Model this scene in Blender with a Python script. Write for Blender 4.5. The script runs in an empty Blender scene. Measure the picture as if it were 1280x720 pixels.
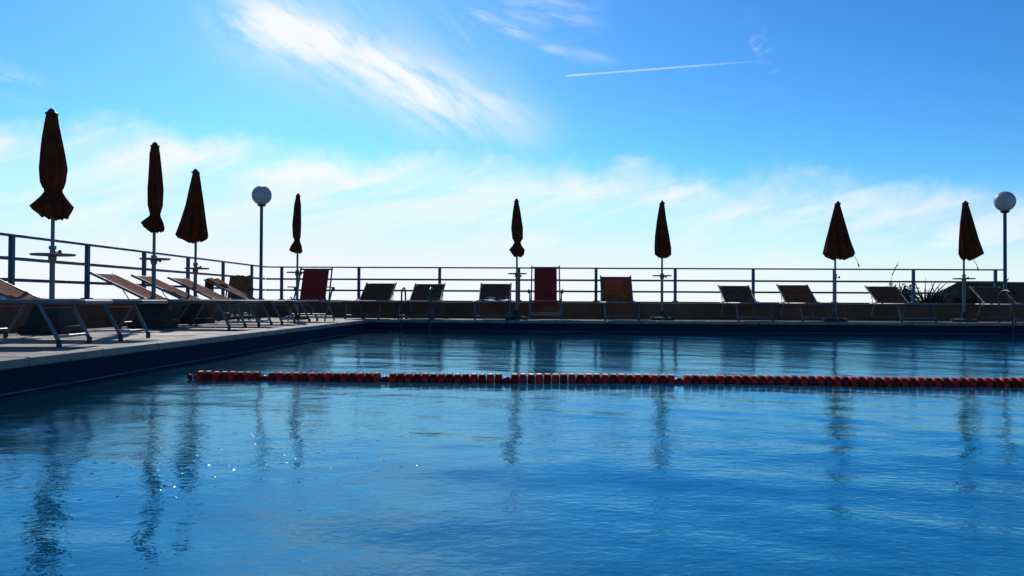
import bpy, bmesh, math, random
import numpy as np
from mathutils import Vector, Matrix
random.seed(7)
R = math.radians
S = bpy.context.scene
C = bpy.data.collections.new('pool_terrace'); S.collection.children.link(C)

# ------------------------------------------------------------------ camera
F = 1090.0; CH = 0.40; YAW = 1.63; PITCH = 0.84; ROLL = 0.29
cd = bpy.data.cameras.new('camera'); cam = bpy.data.objects.new('camera', cd); C.objects.link(cam)
cd.sensor_width = 36; cd.lens = 36*F/1280; cd.clip_start = .05; cd.clip_end = 80000
cam.matrix_world = (Matrix.Translation((0, 0, CH)) @ Matrix.Rotation(R(YAW), 4, 'Z')
                    @ Matrix.Rotation(R(90+PITCH), 4, 'X') @ Matrix.Rotation(R(ROLL), 4, 'Z'))
S.camera = cam
def X_at(px, Y):           # real-world X of something seen at column px when it stands Y metres away
    return math.tan(math.atan((px-640)/F) - R(YAW))*Y
HOR = lambda px: 376 + .005*(px-640)

# ------------------------------------------------------------------ world + sun
SUN_EL, SUN_AZ = 31.0, -17.0      # azimuth from +Y, negative = to the left
S.view_settings.view_transform = 'Standard'; S.view_settings.look = 'None'
S.view_settings.exposure = 0.12; S.view_settings.gamma = 1; S.view_settings.use_curve_mapping = False
w = bpy.data.worlds.new('World'); S.world = w; w.use_nodes = True
NT = w.node_tree; NT.nodes.clear()
def N(nt, t, **kw):
    n = nt.nodes.new(t)
    for k, v in kw.items():
        if k.startswith('_'): setattr(n, k[1:], v)
        else: n.inputs[k].default_value = v
    return n
def val(nt, a, sock):
    if isinstance(a, (int, float)): sock.default_value = a
    else: nt.links.new(a, sock)
def M_(nt, op, a, b=0, c=None, clamp=False):
    n = nt.nodes.new('ShaderNodeMath'); n.operation = op; n.use_clamp = clamp
    val(nt, a, n.inputs[0]); val(nt, b, n.inputs[1])
    if c is not None: val(nt, c, n.inputs[2])
    return n.outputs[0]
def SM(nt, x, a, b):      # smoothstep
    n = nt.nodes.new('ShaderNodeMapRange'); n.interpolation_type = 'SMOOTHSTEP'
    val(nt, x, n.inputs['Value']); n.inputs['From Min'].default_value = a; n.inputs['From Max'].default_value = b
    return n.outputs['Result']
def NOI(nt, vec, scale, detail=6, rough=.55, dist=0):
    n = N(nt, 'ShaderNodeTexNoise', Scale=scale, Detail=detail, Roughness=rough, Distortion=dist)
    nt.links.new(vec, n.inputs['Vector']); return n.outputs['Fac']
def MIXC(nt, f, a, b, mode='MIX'):
    n = nt.nodes.new('ShaderNodeMix'); n.data_type = 'RGBA'; n.blend_type = mode
    val(nt, f, n.inputs['Factor'])
    for v, s in ((a, n.inputs['A']), (b, n.inputs['B'])):
        if isinstance(v, tuple): s.default_value = (*v, 1)
        else: nt.links.new(v, s)
    return n.outputs['Result']
sky = N(NT, 'ShaderNodeTexSky', _sky_type='NISHITA', _sun_disc=False, _sun_elevation=R(SUN_EL), _sun_rotation=R(SUN_AZ),
        _air_density=1.0, _dust_density=0.25, _ozone_density=5.0, _altitude=0)
tc = N(NT, 'ShaderNodeTexCoord'); sp = N(NT, 'ShaderNodeSeparateXYZ'); NT.links.new(tc.outputs['Generated'], sp.inputs[0])
dx, dy, dz = sp.outputs
# direction of the sky seen, as slopes from the compass point ahead (world directions)
yy = M_(NT, 'MAXIMUM', M_(NT, 'ABSOLUTE', dy), .12)
gx = M_(NT, 'DIVIDE', dx, yy); gz = M_(NT, 'DIVIDE', dz, yy)
def comb(a, b, c=0.0):
    n = NT.nodes.new('ShaderNodeCombineXYZ'); val(NT, a, n.inputs[0]); val(NT, b, n.inputs[1]); val(NT, c, n.inputs[2]); return n.outputs[0]
gv = comb(gx, gz)
hem = comb(M_(NT, 'GREATER_THAN', dy, 0.0), 0)
front = SM(NT, dy, -.05, .25)
def lin(a, b, c):          # a*gx + b*gz + c
    return M_(NT, 'ADD', M_(NT, 'MULTIPLY_ADD', gx, a, c), M_(NT, 'MULTIPLY', gz, b))
def slope(px, py): return ((px-671)/F, (HOR(px)-py)/F)
n_big = NOI(NT, gv, 5, 5, .6)
n_mid = NOI(NT, gv, 22, 6, .6, .3)
def streak(p0, p1, width, sx, sy, seed, strength, t0=.38, t1=.72, ang=0, bend=0):
    (x0, z0), (x1, z1) = slope(*p0), slope(*p1)
    L = math.hypot(x1-x0, z1-z0); ux, uz = (x1-x0)/L, (z1-z0)/L
    s = lin(ux/L, uz/L, -(x0*ux+z0*uz)/L)
    t = lin(-uz, ux, x0*uz-z0*ux)
    if bend: t = M_(NT, 'ADD', t, M_(NT, 'MULTIPLY', M_(NT, 'POWER', M_(NT, 'ABSOLUTE', M_(NT, 'SUBTRACT', s, .5)), 2), bend))
    t = M_(NT, 'ADD', t, M_(NT, 'MULTIPLY', M_(NT, 'SUBTRACT', n_big, .5), width*1.6))
    g = M_(NT, 'DIVIDE', 1.0, M_(NT, 'ADD', 1.0, M_(NT, 'POWER', M_(NT, 'ABSOLUTE', M_(NT, 'DIVIDE', t, width)), 3)))
    ends = M_(NT, 'MULTIPLY', SM(NT, s, -.08, .2), SM(NT, s, 1.1, .62))
    ca, sa = math.cos(ang), math.sin(ang)
    fx, fz = ux*ca-uz*sa, ux*sa+uz*ca
    vec = comb(lin(fx*sx, fz*sx, seed), lin(-fz*sy, fx*sy, seed*2.3))
    nn = SM(NT, NOI(NT, vec, 1, 7, .62, .25), t0, t1)
    return M_(NT, 'MULTIPLY', M_(NT, 'MULTIPLY', M_(NT, 'MULTIPLY', g, ends), nn), strength)
c1 = streak((255, -5), (690, 180), .030, 7, 26, 3.1, 1.1, .24, .60, ang=-.22)
c1b = streak((300, -10), (680, 150), .05, 5, 60, 8.1, .35, .42, .8, ang=-.5)
c2 = streak((575, 10), (680, 50), .008, 14, 60, 5.5, .55, .35, .7)
c3 = streak((620, -5), (760, 20), .02, 10, 50, 9.7, .4, .35, .7)
c4 = streak((670, 55), (770, 78), .006, 10, 50, 1.7, .35, .3, .65)
c5 = streak((-40, 85), (60, 115), .014, 10, 40, 2.9, .4, .35, .7)
c6 = streak((940, 70), (965, 60), .02, 20, 60, 6.2, .3, .45, .7)
# band of cloud: ragged upper edge, hazy veil beneath
(xa, za), (xb, zb) = slope(0, 158), slope(1280, 258)
m = (zb-za)/(xb-xa)
edge = lin(-m, 1, -(za-m*xa))
edge = M_(NT, 'ADD', edge, M_(NT, 'MULTIPLY', M_(NT, 'SUBTRACT', n_mid, .5), .055))
edge = M_(NT, 'ADD', edge, M_(NT, 'MULTIPLY', M_(NT, 'SUBTRACT', n_big, .5), .09))
topb = SM(NT, edge, .026, -.026)
vecb = comb(lin(5, 1.5, 4.2), lin(-6, 24, 7.7))
vb = SM(NT, NOI(NT, vecb, 1, 6, .58, .5), .36, .66)
core = M_(NT, 'MULTIPLY', SM(NT, edge, -.085, -.015), topb)
core = M_(NT, 'MULTIPLY', core, M_(NT, 'MULTIPLY_ADD', vb, .6, .45))
fade = SM(NT, gx, .62, .0)
core = M_(NT, 'MULTIPLY', core, M_(NT, 'MULTIPLY_ADD', fade, .7, .3))
veil = M_(NT, 'MULTIPLY', topb, M_(NT, 'MULTIPLY_ADD', vb, .42, .36))
low = SM(NT, gz, .16, -.02)
veil = M_(NT, 'MAXIMUM', veil, M_(NT, 'MULTIPLY', low, .9))
cl = None
for c in (c1, c1b, c2, c3, c4, c5, c6, core, veil):
    cl = c if cl is None else M_(NT, 'MAXIMUM', cl, c)
# contrail
(p, q), (p1, q1) = slope(703, 94.5), slope(972, 75.5)
L = math.hypot(p1-p, q1-q); ux, uz = (p1-p)/L, (q1-q)/L
s = lin(ux/L, uz/L, -(p*ux+q*uz)/L); t = M_(NT, 'ABSOLUTE', lin(-uz, ux, p*uz-q*ux))
wd = M_(NT, 'MULTIPLY_ADD', s, -.0003, .0016)
tr = M_(NT, 'MULTIPLY', SM(NT, M_(NT, 'DIVIDE', t, wd), 1.0, .2), M_(NT, 'MULTIPLY', SM(NT, s, 0, .03), SM(NT, s, 1.0, .45)))
tr = M_(NT, 'MULTIPLY', tr, M_(NT, 'MULTIPLY_ADD', n_mid, .6, .1))
cl = M_(NT, 'MAXIMUM', cl, tr)
cl = M_(NT, 'MULTIPLY', cl, front, clamp=True)
# azure tint of the clear air
hs = N(NT, 'ShaderNodeHueSaturation', Saturation=1.1, Value=1.0); NT.links.new(sky.outputs[0], hs.inputs['Color'])
tint = MIXC(NT, 1.0, hs.outputs[0], (.63, .94, 1.12), 'MULTIPLY')
gm = N(NT, 'ShaderNodeGamma', Gamma=1.4); NT.links.new(tint, gm.inputs[0])
air = MIXC(NT, 1.0, gm.outputs[0], (.54, .51, .43), 'MULTIPLY')
CLOUD = (8.5, 8.9, 9.5)
air = MIXC(NT, 1.0, air, (7.5, 8.5, 13.0), 'DARKEN')
skyc = MIXC(NT, cl, air, CLOUD)
bg = N(NT, 'ShaderNodeBackground', Strength=.1); NT.links.new(skyc, bg.inputs[0])
wo = N(NT, 'ShaderNodeOutputWorld'); NT.links.new(bg.outputs[0], wo.inputs[0])

sl = bpy.data.lights.new('sun', 'SUN'); sl.energy = 2.6; sl.angle = R(.5); sl.color = (1, .93, .84)
so = bpy.data.objects.new('sun', sl); C.objects.link(so)
sd = Vector((math.sin(R(SUN_AZ))*math.cos(R(SUN_EL)), math.cos(R(SUN_AZ))*math.cos(R(SUN_EL)), math.sin(R(SUN_EL))))
so.rotation_euler = sd.to_track_quat('Z', 'Y').to_euler(); so.location = (-6, 10, 12)

# ------------------------------------------------------------------ materials
def mat(name, col, rough=.7, var=.25, scale=8, bump=.0, bscale=60, metal=0, transl=0, col2=None, stretch=None, spec=.5):
    m = bpy.data.materials.new(name); m.use_nodes = True; nt = m.node_tree; nt.nodes.clear()
    tc = N(nt, 'ShaderNodeTexCoord'); v = tc.outputs['Object']
    if stretch:
        mp = N(nt, 'ShaderNodeMapping'); mp.inputs['Scale'].default_value = stretch; nt.links.new(v, mp.inputs[0]); v = mp.outputs[0]
    n = NOI(nt, v, scale, 6, .6)
    n = SM(nt, n, .3, .7)
    c2 = col2 or tuple(c*(1-var) for c in col)
    c = MIXC(nt, n, c2, tuple(min(1, k*(1+var*.5)) for k in col))
    b = N(nt, 'ShaderNodeBsdfPrincipled', Roughness=rough, Metallic=metal); nt.links.new(c, b.inputs['Base Color'])
    b.inputs['Specular IOR Level'].default_value = spec
    nt.links.new(M_(nt, 'MULTIPLY_ADD', n, .15, rough-.07), b.inputs['Roughness'])
    if bump:
        bp = N(nt, 'ShaderNodeBump', Strength=1.0, Distance=bump); nt.links.new(NOI(nt, v, bscale, 5, .6), bp.inputs['Height'])
        nt.links.new(bp.outputs[0], b.inputs['Normal'])
    out = N(nt, 'ShaderNodeOutputMaterial'); sh = b.outputs[0]
    if transl:
        t = N(nt, 'ShaderNodeBsdfTranslucent'); nt.links.new(c, t.inputs[0])
        mx = N(nt, 'ShaderNodeMixShader', Fac=transl); nt.links.new(sh, mx.inputs[1]); nt.links.new(t.outputs[0], mx.inputs[2]); sh = mx.outputs[0]
    nt.links.new(sh, out.inputs[0]); return m
MT = dict(
    canvas=mat('parasol_canvas', (.20, .040, .015), .95, .4, 5, .002, 40, transl=.24, spec=.15),
    pole=mat('grey_pole', (.16, .17, .18), .45, .2, 10, metal=.3),
    steel=mat('blue_painted_steel', (.02, .085, .13), .5, .35, 6, .0006, 90),
    alu=mat('worn_aluminium', (.18, .18, .195), .42, .3, 12, metal=.2),
    sling=mat('brown_sling', (.40, .16, .09), .95, .3, 9, .001, 200, transl=.25, spec=.15),
    sling_d=mat('dark_brown_sling', (.34, .10, .05), .9, .3, 9, .001, 200, transl=.3, spec=.2),
    sling_r=mat('rust_brown_sling', (.48, .13, .045), .9, .3, 9, .001, 200, transl=.4, spec=.2),
    red=mat('red_canvas', (.36, .03, .025), .9, .3, 7, .001, 200, transl=.3, stretch=(1, 6, 1)),
    towel=mat('orange_towel', (.42, .14, .045), .98, .3, 10, .004, 160, transl=.3, spec=.1),
    towel_b=mat('brown_towel', (.52, .17, .06), .98, .3, 10, .004, 160, transl=.35, spec=.1),
    white=mat('white_plastic', (.62, .62, .6), .5, .15, 10),
    globe=mat('opal_globe', (.55, .54, .58), .4, .08, 3, transl=.35),
    tray=mat('grey_plastic_tray', (.30, .24, .2), .5, .15, 9),
    base=mat('umbrella_foot_concrete', (.06, .052, .048), .9, .3, 8, .004, 50),
    chrome=mat('stainless_tube', (.055, .06, .07), .4, .1, 5, metal=1),
    dark=mat('dark_fitting', (.03, .03, .035), .5, .2, 9),
    floatr=mat('red_float', (.78, .03, .016), .4, .25, 20, spec=.2),
    floatd=mat('dark_red_float', (.34, .014, .012), .4, .25, 20, spec=.15),
    cable=mat('dark_rope', (.03, .03, .035), .7, .2, 20),
    leaf=mat('dark_leaf', (.02, .035, .014), .6, .4, 6, transl=.2),
    leafb=mat('agave_leaf', (.018, .03, .014), .6, .4, 6, transl=.15),
    straw=mat('dry_reed', (.12, .10, .055), .8, .3, 10, transl=.3),
    bark=mat('shrub_bark', (.06, .045, .03), .9, .3, 12),
)
def surf(name, build):
    m = bpy.data.materials.new(name); m.use_nodes = True; nt = m.node_tree; nt.nodes.clear()
    tc = N(nt, 'ShaderNodeTexCoord'); o = N(nt, 'ShaderNodeOutputMaterial')
    build(nt, tc.outputs['Object'], o); return m
def m_plaster(col, dark, rough=.9):
    def f(nt, v, o):
        mp = N(nt, 'ShaderNodeMapping'); mp.inputs['Scale'].default_value = (1, 1, .35); nt.links.new(v, mp.inputs[0])
        a = SM(nt, NOI(nt, mp.outputs[0], 1.6, 8, .65), .35, .7); b2 = NOI(nt, v, 30, 5, .6)
        c = MIXC(nt, a, dark, col); c = MIXC(nt, M_(nt, 'MULTIPLY', b2, .4), c, tuple(k*.5 for k in dark))
        b = N(nt, 'ShaderNodeBsdfPrincipled', Roughness=rough); nt.links.new(c, b.inputs['Base Color'])
        bp = N(nt, 'ShaderNodeBump', Strength=1, Distance=.006); nt.links.new(NOI(nt, v, 45, 6, .65), bp.inputs['Height']); nt.links.new(bp.outputs[0], b.inputs['Normal'])
        nt.links.new(b.outputs[0], o.inputs[0])
    return f
MT['plaster'] = surf('brown_plaster', m_plaster((.30, .125, .065), (.20, .085, .045)))
MT['ochre'] = surf('ochre_plaster', m_plaster((.17, .09, .045), (.10, .055, .03)))
def m_deck(nt, v, o):
    br = N(nt, 'ShaderNodeTexBrick', Scale=1.0); br.offset = 0
    br.inputs['Mortar Size'].default_value = .006; br.inputs['Brick Width'].default_value = .4; br.inputs['Row Height'].default_value = .4
    br.inputs['Color1'].default_value = (.27, .225, .20, 1); br.inputs['Color2'].default_value = (.22, .185, .165, 1); br.inputs['Mortar'].default_value = (.13, .12, .115, 1)
    nt.links.new(v, br.inputs['Vector'])
    st = SM(nt, NOI(nt, v, 1.3, 8, .65), .35, .68)
    c = MIXC(nt, M_(nt, 'MULTIPLY', st, .55), br.outputs['Color'], (.13, .112, .10))
    sk = SM(nt, NOI(nt, v, 160, 2, .5), .55, .72)
    c = MIXC(nt, M_(nt, 'MULTIPLY', sk, .35), c, (.36, .33, .30))
    b = N(nt, 'ShaderNodeBsdfPrincipled', Roughness=.8); nt.links.new(c, b.inputs['Base Color'])
    nt.links.new(M_(nt, 'MULTIPLY_ADD', st, -.25, .88), b.inputs['Roughness'])
    h = M_(nt, 'ADD', M_(nt, 'MULTIPLY', br.outputs['Fac'], -.6), M_(nt, 'MULTIPLY', NOI(nt, v, 90, 5, .6), .5))
    bp = N(nt, 'ShaderNodeBump', Strength=1, Distance=.003); nt.links.new(h, bp.inputs['Height']); nt.links.new(bp.outputs[0], b.inputs['Normal'])
    nt.links.new(b.outputs[0], o.inputs[0])
MT['deck'] = surf('deck_paving', m_deck)
MT['coping'] = mat('coping_stone', (.24, .205, .17), .75, .3, 6, .003, 70)
def m_basin(ca, cb_, cm, cs):
  def f(nt, v, o):
      # small blue pool tiles with pale joints, brick texture laid on every face by box-like coordinates
      geo = N(nt, 'ShaderNodeNewGeometry'); sn = N(nt, 'ShaderNodeSeparateXYZ'); nt.links.new(geo.outputs['Normal'], sn.inputs[0])
      sv = N(nt, 'ShaderNodeSeparateXYZ'); nt.links.new(v, sv.inputs[0])
      ax = M_(nt, 'GREATER_THAN', M_(nt, 'ABSOLUTE', sn.outputs[0]), .5); az = M_(nt, 'GREATER_THAN', M_(nt, 'ABSOLUTE', sn.outputs[2]), .5)
      u = M_(nt, 'ADD', M_(nt, 'MULTIPLY', sv.outputs[1], ax), M_(nt, 'MULTIPLY', sv.outputs[0], M_(nt, 'SUBTRACT', 1, ax)))
      w_ = M_(nt, 'ADD', M_(nt, 'MULTIPLY', sv.outputs[1], az), M_(nt, 'MULTIPLY', sv.outputs[2], M_(nt, 'SUBTRACT', 1, az)))
      cb = N(nt, 'ShaderNodeCombineXYZ'); nt.links.new(u, cb.inputs[0]); nt.links.new(w_, cb.inputs[1])
      br = N(nt, 'ShaderNodeTexBrick', Scale=1.0); br.offset = 0
      br.inputs['Mortar Size'].default_value = .004; br.inputs['Brick Width'].default_value = .05; br.inputs['Row Height'].default_value = .05
      br.inputs['Color1'].default_value = (*ca, 1); br.inputs['Color2'].default_value = (*cb_, 1); br.inputs['Mortar'].default_value = (*cm, 1)
      nt.links.new(cb.outputs[0], br.inputs['Vector'])
      b = N(nt, 'ShaderNodeBsdfPrincipled', Roughness=.8); b.inputs['Specular IOR Level'].default_value = .04
      d = SM(nt, NOI(nt, v, .6, 5, .6), .3, .7)
      c = MIXC(nt, M_(nt, 'MULTIPLY', d, .35), br.outputs['Color'], cs); wl = M_(nt, 'LESS_THAN', M_(nt, 'ABSOLUTE', M_(nt, 'ADD', sv.outputs[2], .222)), .007); c = MIXC(nt, M_(nt, 'MULTIPLY', wl, M_(nt, 'MULTIPLY_ADD', d, .6, .3)), c, (.12, .16, .17))
      nt.links.new(c, b.inputs['Base Color'])
      bp = N(nt, 'ShaderNodeBump', Strength=.6, Distance=.002); bp.invert = True
      nt.links.new(br.outputs['Fac'], bp.inputs['Height']); nt.links.new(bp.outputs[0], b.inputs['Normal'])
      nt.links.new(b.outputs[0], o.inputs[0])
  return f
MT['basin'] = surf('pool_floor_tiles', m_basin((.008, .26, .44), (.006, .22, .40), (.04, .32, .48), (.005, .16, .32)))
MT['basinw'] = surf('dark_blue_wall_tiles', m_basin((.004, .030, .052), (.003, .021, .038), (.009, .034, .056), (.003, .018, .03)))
def m_water(nt, v, o):
    mp = N(nt, 'ShaderNodeMapping'); mp.inputs['Scale'].default_value = (1, 1.25, 1); mp.inputs['Rotation'].default_value = (0, 0, R(12)); nt.links.new(v, mp.inputs[0])
    a = NOI(nt, mp.outputs[0], 5.5, 3, .5, .3); b2 = NOI(nt, mp.outputs[0], 17, 3, .55, .4); c3 = NOI(nt, v, 48, 2, .5)
    pch = SM(nt, NOI(nt, v, .35, 3, .5), .35, .65)
    h = M_(nt, 'ADD', M_(nt, 'MULTIPLY', a, .0030), M_(nt, 'MULTIPLY', M_(nt, 'MULTIPLY', b2, .0022), M_(nt, 'MULTIPLY_ADD', pch, .7, .5)))
    h = M_(nt, 'ADD', h, M_(nt, 'MULTIPLY', c3, .0005))
    sv = N(nt, 'ShaderNodeVectorMath', _operation='DISTANCE'); nt.links.new(v, sv.inputs[0]); sv.inputs[1].default_value = (-1.15, 3.45, -.24)
    vo = N(nt, 'ShaderNodeTexVoronoi', _voronoi_dimensions='2D', Scale=11.0); nt.links.new(v, vo.inputs['Vector']); vs_ = N(nt, 'ShaderNodeSeparateColor'); nt.links.new(vo.outputs['Color'], vs_.inputs[0])
    dome = M_(nt, 'EXPONENT', M_(nt, 'MULTIPLY', M_(nt, 'POWER', M_(nt, 'DIVIDE', vo.outputs['Distance'], .055), 2), -.5)); dome = M_(nt, 'MULTIPLY', dome, M_(nt, 'MULTIPLY_ADD', vs_.outputs[1], .5, .95))
    sel = M_(nt, 'GREATER_THAN', SM(nt, sv.outputs['Value'], .95, .35), M_(nt, 'MULTIPLY_ADD', vs_.outputs[0], 1.3, M_(nt, 'MULTIPLY', SM(nt, NOI(nt, v, 2.6, 2, .5), .56, .42), .7)))
    h = M_(nt, 'ADD', h, M_(nt, 'MULTIPLY', M_(nt, 'MULTIPLY', dome, sel), .0016))
    bp = N(nt, 'ShaderNodeBump', Strength=1, Distance=1.0); nt.links.new(h, bp.inputs['Height'])
    fr = N(nt, 'ShaderNodeFresnel'); gm_ = N(nt, 'ShaderNodeNewGeometry'); nt.links.new(M_(nt, 'MULTIPLY_ADD', gm_.outputs['Backfacing'], .64-1.58, 1.58), fr.inputs['IOR']); nt.links.new(bp.outputs[0], fr.inputs['Normal'])
    gl = N(nt, 'ShaderNodeBsdfGlossy', Roughness=.06); gl.inputs[0].default_value = (.46, .86, 1, 1); nt.links.new(bp.outputs[0], gl.inputs['Normal'])
    tr = N(nt, 'ShaderNodeBsdfTransparent'); tr.inputs[0].default_value = (.2, 1, .93, 1)
    rf = N(nt, 'ShaderNodeBsdfRefraction', IOR=1.333, Roughness=.0); rf.inputs[0].default_value = (.15, .86, .95, 1); nt.links.new(bp.outputs[0], rf.inputs['Normal'])
    m0 = N(nt, 'ShaderNodeMixShader', Fac=.85); nt.links.new(tr.outputs[0], m0.inputs[1]); nt.links.new(rf.outputs[0], m0.inputs[2])
    # cloudy body of the water: light scattered back from below the surface
    cn = SM(nt, NOI(nt, v, 1.1, 5, .62, .8), .36, .64)  # noise patches of paler blue painted into the body colour, like dappled caustic light
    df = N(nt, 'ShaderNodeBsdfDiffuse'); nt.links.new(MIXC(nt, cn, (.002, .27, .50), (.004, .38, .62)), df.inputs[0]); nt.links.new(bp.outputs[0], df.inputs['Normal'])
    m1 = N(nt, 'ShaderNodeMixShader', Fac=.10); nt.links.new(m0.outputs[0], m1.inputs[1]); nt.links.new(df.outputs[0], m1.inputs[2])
    m2 = N(nt, 'ShaderNodeMixShader'); nt.links.new(fr.outputs[0], m2.inputs[0]); nt.links.new(m1.outputs[0], m2.inputs[1]); nt.links.new(gl.outputs[0], m2.inputs[2])
    nt.links.new(m2.outputs[0], o.inputs[0])
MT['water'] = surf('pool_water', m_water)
def m_sea(nt, v, o):
    b = N(nt, 'ShaderNodeBsdfPrincipled', Roughness=.25); b.inputs['Base Color'].default_value = (.03, .10, .15, 1)
    bp = N(nt, 'ShaderNodeBump', Strength=.8, Distance=.3); nt.links.new(NOI(nt, v, .25, 5, .6), bp.inputs['Height']); nt.links.new(bp.outputs[0], b.inputs['Normal'])
    nt.links.new(b.outputs[0], o.inputs[0])
MT['sea'] = surf('sea_water', m_sea)
MT['earth'] = mat('hillside_earth', (.12, .10, .06), .95, .4, .8, .05, 3)

# ------------------------------------------------------------------ mesh helpers
def box(bm, c, s, rot=None):
    M = Matrix.Translation(c) @ (rot.to_4x4() if rot else Matrix.Identity(4)) @ Matrix.Diagonal((*s, 1))
    return bmesh.ops.create_cube(bm, size=1, matrix=M)['verts']
def bar(bm, p, q, w, h):
    p, q = Vector(p), Vector(q); d = q-p
    z = Vector((0, 0, 1)) if abs(d.normalized().z) < .95 else Vector((1, 0, 0))
    y = z.cross(d).normalized(); z = d.normalized().cross(y)
    box(bm, (p+q)/2, (d.length, w, h), Matrix((d.normalized(), y, z)).transposed())
def tube(bm, pts, r, seg=10, cap=True):
    pts = [Vector(p) for p in pts]; rr = r if isinstance(r, list) else [r]*len(pts)
    rings = []; prev = None
    for i, p in enumerate(pts):
        d = ((pts[min(i+1, len(pts)-1)]-p).normalized() + (p-pts[max(i-1, 0)]).normalized()).normalized()
        if prev is None:
            a = Vector((0, 0, 1)) if abs(d.z) < .9 else Vector((0, 1, 0)); u = d.cross(a).normalized()
        else: u = (prev - d*prev.dot(d)).normalized()
        prev = u; v = d.cross(u)
        rings.append([bm.verts.new(p + (u*math.cos(2*math.pi*k/seg) + v*math.sin(2*math.pi*k/seg))*rr[i]) for k in range(seg)])
    for a, b in zip(rings, rings[1:]):
        for k in range(seg): bm.faces.new((a[k], a[(k+1) % seg], b[(k+1) % seg], b[k]))
    if cap: bm.faces.new(rings[0][::-1]); bm.faces.new(rings[-1])
def lathe(bm, prof, seg=24, c=(0, 0, 0), axis='Z'):
    rings = []
    for r, z in prof:
        ring = []
        for k in range(seg):
            a = 2*math.pi*k/seg; x, y = r*math.cos(a), r*math.sin(a)
            p = (x, y, z) if axis == 'Z' else (z, x, y)
            ring.append(bm.verts.new((p[0]+c[0], p[1]+c[1], p[2]+c[2])))
        rings.append(ring)
    for a, b in zip(rings, rings[1:]):
        for k in range(seg): bm.faces.new((a[k], a[(k+1) % seg], b[(k+1) % seg], b[k]))
    bm.faces.new(rings[0][::-1]); bm.faces.new(rings[-1])
def obj(name, bm, m, parent=None, smooth=False, bevel=0, solid=0, label=None):
    bmesh.ops.recalc_face_normals(bm, faces=bm.faces)
    me = bpy.data.meshes.new(name); bm.to_mesh(me); bm.free(); me.materials.append(MT[m] if isinstance(m, str) else m)
    if smooth:
        for p in me.polygons: p.use_smooth = True
        me.set_sharp_from_angle(angle=R(42))
    o = bpy.data.objects.new(name, me); C.objects.link(o); o.parent = parent
    if solid: s = o.modifiers.new('thickness', 'SOLIDIFY'); s.thickness = solid; s.offset = 0
    if bevel: b = o.modifiers.new('edges', 'BEVEL'); b.width = bevel; b.segments = 2; b.limit_method = 'ANGLE'
    if label: o['label'] = label
    return o
def NB(): return bmesh.new()
def tag(o, label, cat, group=None):
    o['label'] = label; o['category'] = cat
    if group: o['group'] = group
    return o
def thing(name, loc=(0, 0, 0), rz=0):
    o = bpy.data.objects.new(name, None); C.objects.link(o); o.empty_display_size = .2
    o.location = loc; o.rotation_euler = (0, 0, rz); return o
def struct(o): o['kind'] = 'structure'; return o
def dup(root, loc, rz):
    r = root.copy(); C.objects.link(r); r.location = loc; r.rotation_euler = (0, 0, rz)
    def rec(src, dst):
        for ch in list(src.children):
            c = ch.copy(); C.objects.link(c); c.parent = dst; rec(ch, c)
    rec(root, r); return r

# ------------------------------------------------------------------ layout (metres; deck level is z=0)
WZ = -.24                       # water level
PX0, PX1, PY0, PY1 = -3.40, 12.4, .75, 17.8     # pool opening
WLX, WFY = -6.25, 19.9          # centre lines of left and far parapets
EX1, EY0 = 16.0, -9.0

# setting: sea, hillside, deck, pool
bm = NB()
for a in range(64):
    pass
vs = [bm.verts.new((30000*math.cos(2*math.pi*k/64), 30000*math.sin(2*math.pi*k/64), -14)) for k in range(64)]; bm.faces.new(vs)
struct(obj('sea', bm, 'sea'))
bm = NB()
nx, ny = 50, 34; grid = {}
for i in range(nx+1):
    for j in range(ny+1):
        x = -26+i*1.2; y = -20+j*1.5
        inside = (-6.7 < x < 16.6 and -9.6 < y < 20.3)
        d = max(-6.4-x, x-16.3, -9.3-y, y-20.1, 0)
        z = -2.2 if inside else -.75 - max(0, d-2.5)*.42 - (max(0, 8-x)*.12 if y > 20 else .5)
        if x < 7 and y > 20 or x < -6.5: z -= 1.0
        grid[i, j] = bm.verts.new((x, y, z + random.uniform(-.08, .08)))
for i in range(nx):
    for j in range(ny): bm.faces.new((grid[i, j], grid[i+1, j], grid[i+1, j+1], grid[i, j+1]))
struct(obj('hillside_ground', bm, 'earth', smooth=True))

bm = NB()
D0 = -2.0
for (x0, x1, y0, y1) in ((WLX, PX0-.30, EY0, WFY), (PX1+.30, EX1, EY0, WFY), (PX0-.30, PX1+.30, PY1+.30, WFY), (PX0-.30, PX1+.30, EY0, PY0-.30)):
    box(bm, ((x0+x1)/2, (y0+y1)/2, -.25), (x1-x0, y1-y0, .5))
struct(obj('pool_deck', bm, 'deck'))
bm = NB()
def cope(x0, x1, y0, y1, along):
    L = (x1-x0) if along == 'x' else (y1-y0); n = max(1, round(L/1.0)); st = L/n
    for k in range(n):
        j = random.uniform(-.0015, .0015)
        if along == 'x': box(bm, (x0+st*(k+.5), (y0+y1)/2, -.033+.006+j), (st-.008, y1-y0, .066))
        else: box(bm, ((x0+x1)/2, y0+st*(k+.5), -.033+.006+j), (x1-x0, st-.008, .066))
cope(PX0-.298, PX0, PY0, PY1, 'y'); cope(PX1, PX1+.298, PY0, PY1, 'y')
cope(PX0-.298, PX1+.298, PY1+.001, PY1+.298, 'x'); cope(PX0-.298, PX1+.298, PY0-.298, PY0-.001, 'x')
struct(obj('pool_coping', bm, 'coping', bevel=.018))
bm = NB(); T = .04   # basin shell, set back under the coping
bx0, bx1, by0, by1 = PX0-T, PX1+T, PY0-T, PY1+T
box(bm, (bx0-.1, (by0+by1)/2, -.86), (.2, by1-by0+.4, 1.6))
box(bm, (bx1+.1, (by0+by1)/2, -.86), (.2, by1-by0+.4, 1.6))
box(bm, ((bx0+bx1)/2, by1+.1, -.86), (bx1-bx0, .2, 1.6))
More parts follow.
